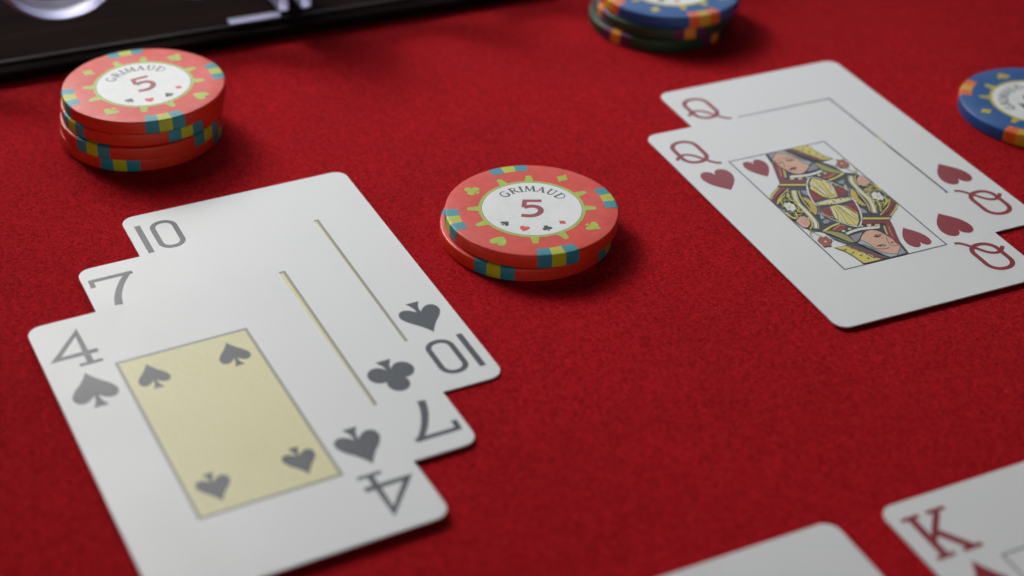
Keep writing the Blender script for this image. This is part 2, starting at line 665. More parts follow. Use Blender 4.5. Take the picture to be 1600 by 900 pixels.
STROKES = {   # capitals with thick and thin strokes, height 1; (width, list of strokes (points, w, w2))
    'G': (0.85, [(arc(0.45, 0.5, 0.40, 0.46, 40, 300, 18), 0.07, 0.12), ([(0.72, 0.08), (0.72, 0.45)], 0.13, 0.13), ([(0.52, 0.45), (0.86, 0.45)], 0.06, 0.06), ([(0.45, 0.05), (0.72, 0.14)], 0.07, 0.07)]),
    'R': (0.78, [([(0.16, 0), (0.16, 1)], 0.14, 0.14), (smooth_line([(0.16, 0.96), (0.45, 0.97), (0.62, 0.76), (0.45, 0.53), (0.16, 0.50)], 4), 0.08, 0.08), ([(0.36, 0.52), (0.78, 0.02)], 0.12, 0.12), ([(0, 0.03), (0.32, 0.03)], 0.06, 0.06), ([(0, 0.97), (0.3, 0.97)], 0.06, 0.06)]),
    'I': (0.34, [([(0.17, 0), (0.17, 1)], 0.14, 0.14), ([(0, 0.03), (0.34, 0.03)], 0.06, 0.06), ([(0, 0.97), (0.34, 0.97)], 0.06, 0.06)]),
    'M': (1.05, [([(0.14, 0), (0.20, 1)], 0.06, 0.08), ([(0.20, 0.98), (0.52, 0.06)], 0.13, 0.10), ([(0.52, 0.06), (0.84, 0.98)], 0.06, 0.07), ([(0.86, 1), (0.90, 0)], 0.14, 0.14), ([(0.0, 0.03), (0.28, 0.03)], 0.06, 0.06), ([(0.74, 0.03), (1.05, 0.03)], 0.06, 0.06)]),
    'A': (0.84, [([(0.12, 0), (0.42, 1)], 0.07, 0.07), ([(0.40, 1), (0.72, 0)], 0.13, 0.13), ([(0.24, 0.34), (0.60, 0.34)], 0.06, 0.06), ([(0, 0.03), (0.25, 0.03)], 0.06, 0.06), ([(0.57, 0.03), (0.86, 0.03)], 0.06, 0.06)]),
    'U': (0.82, [([(0.16, 1), (0.16, 0.36)] + arc(0.42, 0.36, 0.26, 0.32, 180, 360, 10)[1:] + [(0.68, 1)], 0.13, 0.07), ([(0, 0.97), (0.32, 0.97)], 0.06, 0.06), ([(0.54, 0.97), (0.82, 0.97)], 0.06, 0.06)]),
    'D': (0.84, [([(0.16, 0), (0.16, 1)], 0.14, 0.14), (smooth_line([(0.02, 0.97), (0.42, 0.96), (0.74, 0.74), (0.78, 0.42), (0.58, 0.10), (0.30, 0.03), (0.02, 0.03)], 4), 0.07, 0.07)]),
}


def letter_sheet(ch, h):
    w, strokes = STROKES[ch]
    s = Sheet(0.02, 0.002)
    for pts, a, b in strokes:
        s.stroke([((x - w / 2) * h, (y - 0.5) * h) for x, y in pts], a * h * 1.35, w2=b * h * 1.5)
    return s


def digit_sheet(d, h):
    s = Sheet(0.02, 0.002)
    if d == '5':
        w = 0.175
        s.poly([(x * h, y * h) for x, y in [(-0.26, 0.5), (0.31, 0.5), (0.31, 0.355), (-0.13, 0.355), (-0.165, 0.06), (-0.31, 0.06)]])
        bowl = smooth_line([(-0.235, 0.05), (-0.08, 0.115), (0.10, 0.105), (0.225, 0.02), (0.265, -0.13), (0.20, -0.29), (0.05, -0.405), (-0.14, -0.425), (-0.33, -0.395)], 5)
        s.stroke([(x * h, y * h) for x, y in bowl], w * h)
    elif d == '1':
        s.stroke([(-0.12 * h, 0.30 * h), (0.02 * h, 0.44 * h), (0.02 * h, -0.5 * h)], 0.17 * h)
    elif d == '0':
        s.stroke(arc(0, 0, 0.24 * h, 0.42 * h, 0, 345, 23), 0.16 * h, closed=True)
    return s


def poker_chip(label, x, y, level, body, spots, phase, group, face=None):
    """body: clay colour; spots: outer and middle edge-spot colours; phase: bearing of one spot group in degrees"""
    z = CTH * level + 0.05 * level + 0.05
    c = link('poker_chip', shared(('body', body), lambda: chip_body_mesh('poker_chip', CHIP[body])), None)
    c.location = (x, y, z * MM)
    tag(c, label, 'poker chip', group)
    for k in range(4):
        for da, col in ((-14.1, spots[0]), (-4.7, spots[1]), (4.7, spots[0])):
            data = shared(('spot', col), lambda: spot_mesh('edge_spot', CHIP[col], 0, 9.4))
            link('edge_spot', data, c, phase + 90 * k + da)
    if face:
        chip_face(c, phase, *face)
    return c


def polar(r, a):
    return (r * CR * math.cos(math.radians(a)), r * CR * math.sin(math.radians(a)))


def chip_face(c, phase, turn, order, ink_col, ring_col, number, num_col):
    """printing on the upper face, lifted to the top of the chip"""
    top = lambda x, y: CTH
    lim = CHIP[ink_col]
    # spokes in pairs under each spot group, suit marks between the groups
    for k in range(4):
        for da in (-14.5, 14.5):
            s = Sheet(0.02)
            a = math.radians(phase + 90 * k + da)
            ca, sa = math.cos(a), math.sin(a)
            s.poly([(u * ca - w * sa, u * sa + w * ca) for u, w in ((0.60 * CR, -0.055 * CR), (0.735 * CR, -0.030 * CR), (0.745 * CR, 0), (0.735 * CR, 0.030 * CR), (0.60 * CR, 0.055 * CR))])
            s.make('spoke', lim, c, top)
        kind = order[k]
        a = phase + 45 + 90 * k
        suit_sheet(kind, 0, 0, 3.7, 3.7).make('suit_mark', lim, c, top, rot=math.radians(a - 90), at=polar(0.785, a))
    ring = Sheet(0.026)
    ring.stroke([polar(0.592, 360 * i / 72) for i in range(72)], 0.030 * CR + 0.25, closed=True)
    ring.make('inlay_ring', lim, c, top)
    s = Sheet(0.030)
    s.poly([polar(0.584, 360 * i / 72) for i in range(72)])
    inlay = s.make('inlay', INLAY, c, top)
    s = Sheet(0.034)
    s.stroke([polar(0.578, 360 * i / 72) for i in range(72)], 0.16, closed=True)
    s.make('rim_line', CHIP[ring_col], inlay, top)
    up = lambda x, y: CTH + 0.02
    for ch, a in zip("GRIMAUD", (137.0, 119.5, 107.5, 93.5, 75.5, 58.5, 41.0)):
        a += turn - 2.7
        letter_sheet(ch, 0.126 * CR).make('letter', CHIP['text'], inlay, up, rot=math.radians(a - 90), at=polar(0.435, a))
    t = math.radians(turn)
    h = 0.385 * CR
    if number == '5':
        digit_sheet('5', h).make('digit', CHIP[num_col], inlay, up, rot=t)
    else:
        for d, dx in zip(number, (-0.17, 0.09)):
            digit_sheet(d, h).make('digit', CHIP[num_col], inlay, up, rot=t, at=(dx * CR * math.cos(t), dx * CR * math.sin(t)))
    for kind, a, col in (('spade', -134, 'black'), ('heart', -103, 'heart_red'), ('club', -70, 'black'), ('diamond', -42, 'heart_red')):
        a += turn
        suit_sheet(kind, 0, 0, 2.2, 2.2).make('suit_symbol', CHIP[col], inlay, up, rot=math.radians(a + 90 + (35 if kind == 'spade' else 0) * 0), at=polar(0.45, a))

QUEEN = [
 ('gown','K',0,[(0.18,-0.7),(4.47,2.52),(9.71,5.85),(12.49,6.7),(13.0,4.15),(13.06,0.64),(13.35,-3.4),(13.29,-6.86),(11.9,-8.36),(8.95,-10.5),(7.5,-11.75),(5.82,-16.47),(4.43,-20.33),(3.53,-25.05),(-1.27,-25.05),(-5.59,-25.05),(-8.52,-25.05),(-8.69,-22.07),(-9.3,-19.23),(-10.83,-17.17),(-7.46,-17.0),(-9.02,-14.35),(-9.65,-10.82),(-10.22,-10.24),(-11.04,-9.73),(-11.87,-9.4),(-12.33,-8.15),(-13.02,-6.26),(-13.35,-3.54),(-12.98,2.31),(-12.78,2.42)]),
 ('sleeve','R',0,[(13.15,-3.95),(13.35,-6.3),(11.09,-8.34),(8.5,-10.22),(6.9,-9.38),(9.11,-7.95),(10.85,-6.62),(12.18,-5.1)]),
 ('sleeve','Y',0,[(12.69,-3.66),(13.15,-3.95),(11.85,-5.59),(10.18,-7.07),(8.07,-8.44),(6.84,-9.22),(6.61,-8.87),(8.61,-7.65),(10.43,-6.35),(11.6,-5.08)]),
 ('sleeve','Y',0,[(13.14,-6.21),(13.35,-6.66),(12.19,-7.97),(10.43,-9.29),(8.96,-10.41),(8.44,-10.14),(10.08,-8.94),(11.62,-7.74)]),
 ('bodice','R',0,[(-4.71,-1.81),(-2.24,-1.6),(-2.94,-4.28),(-4.09,-6.46),(-5.14,-4.73),(-5.46,-2.98)]),
 ('bodice','R',0,[(1.11,-2.38),(4.13,-1.97),(3.79,-4.38),(2.08,-7.1),(1.58,-4.87)]),
 ('bodice','G',0,[(-4.65,7.19),(-3.04,6.76),(-3.41,5.24),(-3.96,3.9),(-4.31,4.56),(-4.81,6.0)]),
 ('bodice','LY',0,[(-2.15,-1.56),(-0.04,-1.44),(1.11,-2.64),(2.12,-6.97),(0.56,-9.7),(-1.18,-11.25),(-2.51,-9.49),(-3.81,-7.59),(-3.68,-5.82)]),
 ('bodice','Y',0.34,[(-1.08,-2.06),(-1.97,-5.41),(-3.09,-8.6)]),
 ('bodice','Y',0.34,[(-0.79,-2.11),(-1.17,-6.46),(-1.72,-10.06)]),
 ('bodice','Y',0.34,[(-0.25,-2.1),(-0.09,-5.79),(0.09,-9.88)]),
 ('bodice','K',0.13,[(-1.53,-2.26),(-2.48,-5.21),(-3.69,-7.57)]),
 ('bodice','K',0.13,[(-0.96,-2.04),(-1.67,-6.26),(-2.45,-9.4)]),
 ('bodice','K',0.13,[(-0.42,-2.03),(-0.64,-6.31),(-1.0,-10.88)]),
 ('bodice','K',0.13,[(-0.08,-2.17),(0.63,-5.34),(1.26,-8.53)]),
 ('bodice','GB',0,[(-6.15,-3.66),(-5.81,-4.51),(-5.93,-5.34),(-7.03,-5.69),(-6.76,-4.69)]),
 ('bodice','G',0,[(-6.77,-5.87),(-5.78,-6.19),(-5.41,-6.9),(-6.38,-7.69),(-7.67,-7.57)]),
 ('sash','K',1.5,[(-5.95,8.01),(-7.42,4.97),(-8.26,2.21),(-8.37,-0.83),(-8.63,-3.92),(-9.04,-6.41),(-10.37,-8.93)]),
 ('sash','Y',1.25,[(-6.05,7.85),(-7.42,4.97),(-8.26,2.21),(-8.37,-0.83),(-8.63,-3.92),(-9.04,-6.41),(-10.24,-8.63)]),
 ('sash','K',0.82,[(-6.09,7.79),(-7.42,4.97),(-8.26,2.21),(-8.37,-0.83),(-8.63,-3.92),(-9.04,-6.41),(-10.22,-8.56)]),
 ('sash','W',0.62,[(-6.12,7.73),(-7.42,4.97),(-8.26,2.21),(-8.37,-0.83),(-8.63,-3.92),(-9.08,-6.39),(-10.2,-8.46)]),
 ('ruffle','GD',0,[(-6.12,4.45),(-5.23,4.2),(-4.86,3.12),(-4.67,1.2),(-5.26,-1.21),(-6.63,-3.28),(-7.29,-3.32),(-7.28,-2.02),(-6.88,-0.56),(-6.19,0.99),(-6.12,2.6),(-6.26,3.68)]),
 ('ruffle','K',0.12,[(-5.38,4.15),(-6.22,3.46)]),
 ('ruffle','K',0.12,[(-4.94,3.36),(-6.07,2.68)]),
 ('ruffle','K',0.12,[(-4.8,2.28),(-6.06,1.76)]),
 ('ruffle','K',0.12,[(-4.76,1.24),(-6.2,0.79)]),
 ('ruffle','K',0.12,[(-5.06,-0.07),(-6.58,-0.08)]),
 ('ruffle','K',0.12,[(-5.5,-1.31),(-7.09,-1.08)]),
 ('ruffle','K',0.12,[(-6.13,-2.48),(-7.28,-2.02)]),
 ('brocade','Y',0.34,[(11.91,2.71),(12.82,2.45),(12.85,1.07),(12.86,0.02)]),
 ('brocade','Y',0.3,[(9.7,1.9),(11.07,1.99),(10.97,0.77)]),
 ('brocade','Y',0.3,[(10.65,2.79),(11.64,3.03),(11.24,1.71)]),
 ('brocade','Y',0.34,[(8.69,-4.74),(9.0,-5.68),(8.11,-7.35)]),
 ('brocade','Y',0.3,[(9.31,-4.17),(10.21,-4.94),(10.84,-4.36)]),
 ('brocade','Y',0.3,[(11.76,-3.7),(11.34,-4.77),(10.57,-5.28)]),
 ('brocade','Y',0.3,[(8.09,-6.33),(8.44,-6.68)]),
 ('brocade','W',0,[(9.9,-0.47),(10.81,-0.0),(11.52,0.34),(11.5,-0.49),(12.28,-0.48),(11.98,-1.72),(12.08,-2.8),(10.96,-3.84),(10.64,-3.26),(9.84,-3.66),(9.95,-2.78),(9.32,-2.32),(9.72,-1.44)]),
 ('brocade','LY',0,[(10.69,-1.42),(11.5,-1.11),(11.63,-1.79),(10.89,-2.53),(10.33,-2.31)]),
 ('belt','W',1.0,[(-3.98,0.21),(0.26,-0.58),(4.27,-0.44)]),
 ('belt','LY',0.66,[(-4.07,-0.05),(0.26,-0.58),(4.12,-0.54)]),
 ('belt','K',0,[(-3.66,-0.29),(-3.25,-0.12),(-3.19,-0.48),(-3.59,-0.65)]),
 ('belt','K',0,[(-2.14,-0.07),(-1.73,0.1),(-1.66,-0.26),(-2.07,-0.44)]),
 ('belt','K',0,[(-1.39,-0.75),(-0.98,-0.57),(-0.91,-0.94),(-1.33,-1.11)]),
 ('belt','K',0,[(-0.17,-0.18),(0.24,-0.01),(0.31,-0.37),(-0.11,-0.55)]),
 ('outline','W',0.3,[(-6.09,-3.1),(-5.3,-4.99),(-4.25,-7.49),(-3.12,-9.13),(-2.36,-10.41),(-0.86,-11.66)]),
 ('outline','W',0.34,[(4.7,0.22),(4.63,-1.53),(4.15,-3.41),(3.38,-5.7),(1.88,-8.77),(0.81,-10.16),(-0.62,-11.58)]),
 ('collar','Y',0,[(2.22,-8.45),(8.56,-10.99),(7.57,-11.58),(1.65,-9.22)]),
 ('collar','R',0,[(1.49,-9.55),(7.31,-11.88),(6.76,-13.79),(5.85,-13.43),(5.61,-12.74),(4.94,-12.37),(4.6,-11.84),(3.42,-11.87),(2.99,-11.3),(1.4,-11.25),(0.73,-10.79)]),
 ('collar','R',0,[(-8.1,-10.37),(-5.84,-9.56),(-4.33,-9.06),(-3.29,-9.87),(-3.33,-10.64),(-3.85,-11.21),(-4.63,-11.22),(-5.45,-11.35),(-6.16,-11.82),(-7.02,-10.96)]),
 ('collar','Y',0,[(-9.86,-10.29),(-9.14,-9.72),(-6.54,-8.81),(-4.59,-8.33),(-3.86,-8.62),(-4.27,-9.04),(-6.63,-9.51),(-8.91,-10.51)]),
 ('collar','O',0,[(-9.63,-10.49),(-8.18,-10.5),(-6.89,-11.47),(-5.81,-12.61),(-5.28,-13.9),(-5.21,-15.46),(-5.18,-16.85),(-6.17,-16.64),(-6.86,-15.34),(-7.76,-13.52),(-8.57,-11.96)]),
 ('collar','LY',0,[(1.29,-11.41),(2.62,-11.51),(2.0,-12.52),(1.09,-12.41)]),
 ('collar','LY',0,[(3.22,-11.98),(4.42,-12.31),(3.82,-13.24),(2.6,-12.91)]),
 ('collar','LY',0,[(-0.2,-11.4),(0.46,-11.27),(0.23,-11.97),(-0.52,-12.06)]),
 ('collar','LY',0,[(-3.93,-11.48),(-2.95,-11.04),(-2.77,-11.9),(-3.66,-12.13)]),
 ('collar','LY',0,[(-5.74,-11.63),(-4.75,-11.34),(-4.47,-12.13),(-5.36,-12.45)]),
 ('collar','W',0,[(-5.28,-12.68),(-3.16,-12.23),(-1.02,-12.11),(1.45,-12.39),(4.05,-13.16),(3.18,-14.02),(0.77,-13.41),(-1.42,-13.06),(-3.23,-13.21),(-5.12,-13.65)]),
 ('collar','K',0,[(-4.73,-12.9),(-4.57,-12.81),(-4.57,-12.97),(-4.73,-13.06)]),
 ('collar','K',0,[(-3.38,-12.75),(-3.22,-12.66),(-3.21,-12.82),(-3.38,-12.91)]),
 ('collar','K',0,[(-2.07,-12.68),(-1.91,-12.59),(-1.91,-12.74),(-2.07,-12.83)]),
 ('collar','K',0,[(-0.8,-12.68),(-0.64,-12.59),(-0.64,-12.74),(-0.81,-12.83)]),
 ('collar','K',0,[(0.41,-12.75),(0.58,-12.66),(0.58,-12.82),(0.41,-12.91)]),
 ('collar','K',0,[(1.58,-12.9),(1.75,-12.81),(1.75,-12.96),(1.58,-13.05)]),
 ('collar','K',0,[(2.7,-13.12),(2.87,-13.03),(2.87,-13.18),(2.7,-13.27)]),
 ('veil','R',0,[(6.54,-11.63),(7.4,-11.83),(6.45,-14.75),(5.31,-17.59),(3.99,-21.0),(3.18,-21.72),(3.21,-20.31),(3.21,-17.37),(3.69,-16.75),(4.81,-14.09)]),
 ('veil','Y',0,[(4.59,-13.31),(5.0,-13.48),(3.52,-16.98),(3.05,-16.98),(3.98,-14.54)]),
 ('face','S',0,[(-3.74,-16.57),(-2.46,-15.16),(-0.6,-13.91),(1.01,-13.74),(2.07,-14.56),(2.55,-15.72),(2.84,-16.99),(3.07,-17.66),(3.33,-19.3),(3.08,-20.25),(3.11,-20.78),(3.41,-21.85),(2.18,-23.21),(0.77,-24.55),(-0.98,-23.43),(-2.26,-21.99),(-2.56,-20.74),(-2.65,-19.19),(-2.93,-17.75)]),
 ('hair','G',0,[(-4.93,-14.23),(-1.25,-13.85),(-2.55,-15.03),(-3.77,-16.27),(-5.14,-16.96)]),
 ('hair','GB',0,[(-4.99,-17.34),(-3.77,-16.61),(-2.95,-17.78),(-2.67,-19.22),(-2.58,-20.77),(-2.28,-22.01),(-1.0,-23.46),(0.75,-24.58),(0.6,-25.0),(-1.19,-25.05),(-1.96,-24.2),(-2.68,-22.6),(-3.57,-20.56),(-4.49,-18.55)]),
 ('hair','G',0,[(3.29,-22.14),(2.93,-25.0),(0.67,-25.05),(0.8,-24.56),(2.25,-23.23)]),
 ('face','K',0.19,[(-3.74,-16.57),(-2.46,-15.16),(-0.6,-13.91)]),
 ('face','K',0.19,[(-3.77,-16.61),(-2.95,-17.78),(-2.67,-19.22),(-2.58,-20.77),(-2.28,-22.01),(-1.0,-23.46),(0.75,-24.58)]),
 ('face','R',0.16,[(0.69,-15.75),(1.27,-16.08),(2.1,-16.22)]),
 ('face','K',0.27,[(-0.02,-16.47),(0.93,-16.58),(2.04,-16.48)]),
 ('face','K',0.24,[(1.15,-17.7),(1.63,-17.76)]),
 ('face','K',0.16,[(2.39,-17.82),(1.79,-19.45),(1.52,-20.77),(1.91,-21.36),(3.17,-21.62)]),
 ('face','K',0,[(2.34,-19.57),(2.82,-20.21),(2.35,-20.47),(2.05,-20.16)]),
 ('face','K',0.2,[(-1.95,-20.27),(-0.88,-19.94),(0.16,-20.09),(0.52,-20.56)]),
 ('face','K',0.32,[(-1.15,-20.17),(-0.43,-20.46),(0.28,-20.75)]),
 ('face','K',0.23,[(-2.22,-20.91),(-1.11,-21.62),(0.66,-21.69)]),
 ('crown','M',0,[(-7.67,-16.77),(-6.1,-18.42),(-4.66,-20.5),(-3.18,-23.34),(-1.72,-25.05),(-3.82,-25.05),(-4.65,-23.86),(-5.82,-21.9),(-6.83,-20.38),(-7.83,-18.48)]),
 ('crown','Y',0,[(-10.79,-17.16),(-8.19,-17.31),(-7.66,-18.73),(-6.83,-20.38),(-5.82,-21.9),(-5.07,-23.8),(-3.82,-25.05),(-4.46,-25.05),(-7.83,-25.05),(-8.48,-24.9),(-8.56,-22.66),(-8.92,-20.66),(-9.4,-19.16)]),
 ('crown','K',0,[(-9.32,-18.5),(-8.93,-18.48),(-8.65,-18.18),(-8.77,-18.55),(-8.58,-18.8),(-8.97,-18.88),(-9.33,-19.23),(-9.17,-18.8)]),
 ('crown','K',0,[(-8.47,-20.19),(-8.08,-20.18),(-7.79,-19.88),(-7.92,-20.24),(-7.72,-20.49),(-8.11,-20.57),(-8.47,-20.91),(-8.31,-20.49)]),
 ('crown','K',0,[(-7.46,-21.8),(-7.07,-21.79),(-6.78,-21.5),(-6.91,-21.86),(-6.71,-22.1),(-7.11,-22.19),(-7.47,-22.53),(-7.3,-22.11)]),
 ('crown','K',0,[(-6.59,-23.36),(-6.2,-23.35),(-5.91,-23.06),(-6.04,-23.41),(-5.84,-23.66),(-6.24,-23.74),(-6.6,-24.08),(-6.43,-23.66)]),
 ('crown','LY',0.2,[(-8.4,-17.46),(-8.02,-17.74),(-7.68,-18.25),(-7.69,-18.78)]),
 ('crown','LY',0.2,[(-7.61,-19.0),(-7.23,-19.28),(-6.89,-19.79),(-6.9,-20.31)]),
 ('crown','LY',0.2,[(-6.68,-20.59),(-6.31,-20.87),(-5.97,-21.38),(-5.98,-21.9)]),
 ('crown','LY',0.2,[(-5.59,-22.24),(-5.22,-22.52),(-4.88,-23.03),(-4.89,-23.54)]),
 ('crown','LY',0.2,[(-4.78,-24.05),(-4.41,-24.33),(-4.07,-24.83),(-4.08,-25.05)]),
 ('hand','S',0,[(-13.03,-4.27),(-11.2,-3.0),(-10.03,-3.14),(-9.64,-4.36),(-10.4,-6.41),(-11.92,-7.67),(-12.84,-7.3),(-13.02,-6.26)]),
 ('hand','K',0.1,[(-11.24,-3.9),(-10.85,-4.78),(-11.06,-5.96)]),
 ('hand','K',0.1,[(-12.12,-4.82),(-11.64,-5.55),(-11.85,-6.73)]),
 ('hand','K',0.1,[(-10.16,-3.68),(-10.26,-5.02)]),
 ('hand','Y',0.3,[(-9.57,-3.91),(-9.69,-5.61),(-10.61,-7.4),(-11.75,-8.38)]),
 ('flower','O',0.22,[(-12.01,-8.63),(-11.73,-10.16),(-11.12,-11.82),(-11.01,-13.27)]),
 ('flower','O',0.18,[(-12.02,-8.98),(-13.0,-10.37),(-12.87,-11.48)]),
 ('flower','BR',0,[(-12.96,-13.26),(-11.55,-12.0),(-10.98,-12.58),(-9.93,-12.23),(-9.92,-13.18),(-9.51,-14.22),(-10.75,-15.12),(-11.09,-16.38),(-12.03,-15.83),(-12.95,-15.98),(-12.86,-14.62)]),
 ('flower','LY',0,[(-11.74,-14.03),(-11.2,-13.83),(-11.09,-14.36),(-11.67,-14.62)]),
 ('hair','K',0.08,[(-4.32,-17.95),(-4.06,-19.95),(-3.59,-21.27)]),
 ('hair','K',0.08,[(-3.79,-18.36),(-3.15,-19.94),(-2.42,-21.55)]),
 ('hair','K',0.08,[(-5.51,-18.05),(-5.45,-20.33)]),
 ('hair','K',0.08,[(-4.42,-14.67),(-2.87,-14.9)]),
 ('hair','K',0.08,[(-4.65,-15.53),(-3.46,-15.63)]),
 ('hair','K',0.08,[(-4.78,-16.25),(-3.81,-16.16)]),
 ('hair','K',0.07,[(-4.89,-17.95),(-3.27,-20.12),(-2.68,-22.6),(-1.2,-23.76)]),
 ('hair','K',0.07,[(-4.08,-18.28),(-3.31,-20.85),(-2.7,-22.97)]),
 ('crown','K',0.1,[(-7.61,-18.15),(-6.42,-19.76),(-5.28,-21.43),(-4.29,-23.32),(-2.71,-24.97)]),
 ('crown','O',0.16,[(-9.59,-17.73),(-9.31,-19.53),(-8.93,-21.18),(-8.65,-23.14),(-8.28,-24.76)]),
 ('collar','K',0,[(1.38,-9.96),(1.65,-9.83),(1.67,-10.08),(1.38,-10.24)]),
 ('collar','K',0,[(2.56,-10.63),(2.83,-10.5),(2.85,-10.75),(2.56,-10.91)]),
 ('collar','K',0,[(4.02,-11.22),(4.29,-11.09),(4.31,-11.33),(4.02,-11.49)]),
 ('collar','K',0,[(5.43,-11.88),(5.71,-11.75),(5.72,-12.0),(5.43,-12.16)]),
 ('collar','Y',0.2,[(-7.04,-10.72),(-5.83,-10.11),(-4.54,-9.68),(-3.56,-10.0)]),
 ('collar','GB',0.1,[(-10.42,-12.3),(-9.75,-13.8),(-8.94,-15.34),(-8.14,-16.88)]),
 ('collar','GB',0.1,[(-9.82,-11.93),(-8.8,-13.72),(-7.71,-15.53),(-6.45,-16.8)]),
 ('veil','K',0.1,[(6.64,-12.26),(5.73,-15.04),(4.64,-17.72),(3.65,-20.58)]),
 ('veil','LY',0.1,[(5.55,-14.19),(4.66,-16.18),(3.96,-18.21)]),
 ('sleeve','M',0.28,[(8.89,-8.27),(11.4,-6.84),(13.29,-5.13)]),
 ('sleeve','M',0.28,[(7.77,-9.23),(10.16,-7.97)]),
 ('brocade','LY',0.2,[(8.41,-3.4),(7.9,-5.04),(6.99,-6.91)]),
 ('brocade','LY',0.2,[(8.75,-1.47),(9.07,-2.42),(8.38,-3.8)]),
 ('brocade','LY',0.2,[(12.38,-2.09),(12.95,-2.31)]),
 ('brocade','LY',0.2,[(13.01,-0.46),(13.05,-1.11)]),
 ('brocade','LY',0.2,[(11.95,0.8),(12.29,0.24)]),
 ('brocade','LY',0.2,[(9.47,0.32),(9.47,-0.93)]),
 ('brocade','LY',0.2,[(7.73,-7.2),(7.66,-8.18)]),
 ('brocade','LY',0.2,[(8.96,1.15),(9.62,0.89),(9.63,-0.16)]),
 ('brocade','LY',0.2,[(7.15,-6.16),(6.86,-7.46)]),
 ('brocade','LY',0.2,[(10.37,-5.41),(9.2,-6.77)]),
 ('brocade','Y',0,[(8.67,-3.5),(9.07,-3.29),(9.08,-3.67),(8.68,-3.87)]),
 ('brocade','Y',0,[(12.02,-2.77),(12.42,-2.56),(12.43,-2.94),(12.02,-3.15)]),
 ('brocade','Y',0,[(11.25,0.87),(11.66,1.08),(11.67,0.7),(11.26,0.49)]),
 ('brocade','Y',0,[(8.98,-5.67),(9.38,-5.46),(9.39,-5.83),(8.99,-6.04)]),
 ('brocade','Y',0,[(10.2,1.08),(10.6,1.29),(10.61,0.91),(10.2,0.7)]),
 ('brocade','Y',0,[(7.54,-5.71),(7.94,-5.5),(7.95,-5.87),(7.55,-6.08)]),
 ('brocade','Y',0,[(11.2,-3.27),(11.6,-3.06),(11.61,-3.44),(11.21,-3.65)]),
 ('brocade','Y',0,[(11.54,2.01),(11.95,2.23),(11.96,1.85),(11.55,1.63)]),
 ('ruffle','LY',0.24,[(-5.24,7.01),(-6.31,4.53),(-6.91,1.89),(-7.2,-0.43),(-7.66,-2.27)]),
 ('ruffle','G',0.2,[(-4.25,0.21),(-5.3,-2.0),(-6.8,-3.81)]),
 ('bodice','Y',0.22,[(-5.46,-2.91),(-5.21,-4.85),(-4.05,-6.33)]),
 ('bodice','Y',0.22,[(1.11,-2.64),(1.71,-4.66),(2.14,-6.87)]),
 ('bodice','M',0.2,[(-4.03,-2.0),(-4.84,-4.26)]),
 ('bodice','M',0.2,[(-2.9,-1.9),(-4.2,-5.25)]),
 ('bodice','M',0.2,[(2.02,-2.56),(2.0,-5.52)]),
 ('bodice','M',0.2,[(3.36,-2.15),(3.07,-5.21)]),
 ('bodice','G',0.14,[(-7.68,-6.64),(-7.08,-7.86)]),
 ('bodice','G',0.14,[(-6.69,-5.45),(-5.91,-6.75),(-5.5,-7.9)]),
 ('bodice','W',0.22,[(-2.17,-2.75),(-2.92,-5.4),(-3.79,-7.24)]),
 ('bodice','W',0.22,[(-1.64,-2.59),(-2.2,-6.42),(-2.69,-8.95)]),
 ('bodice','W',0.22,[(0.28,-2.61),(0.39,-6.35),(0.83,-9.08)]),
 ('bodice','W',0.22,[(0.03,-2.32),(0.1,-5.5),(0.28,-8.14)]),
 ('face','R',0,[(-0.02,-16.43),(0.74,-16.19),(1.09,-16.52),(1.97,-16.41),(1.17,-16.91),(0.36,-16.92)]),
 ('face','K',0,[(-0.95,-19.97),(-0.48,-20.02),(-0.66,-20.46),(-1.18,-20.39)]),
 ('brocade','Y',0.42,[(12.17,3.45),(12.83,3.19),(13.13,2.02),(13.17,0.31)]),
 ('brocade','Y',0.36,[(9.29,1.65),(10.14,1.31),(10.23,0.02)]),
 ('brocade','Y',0.36,[(9.27,-3.53),(9.16,-4.92),(8.35,-6.64)]),
 ('brocade','Y',0.36,[(12.0,-3.18),(11.68,-4.7),(9.93,-6.05)]),
 ('brocade','Y',0.3,[(8.88,0.14),(8.97,-1.15),(8.47,-2.6),(8.35,-4.19)]),
]


# ================================================================== SCENE
# ------------------------------------------------------------------ the table
NAP = coat("felt_nap_fibre", (0.72, 0.040, 0.050), rough=0.9, spec=0.05, var=0.25, scale=300)


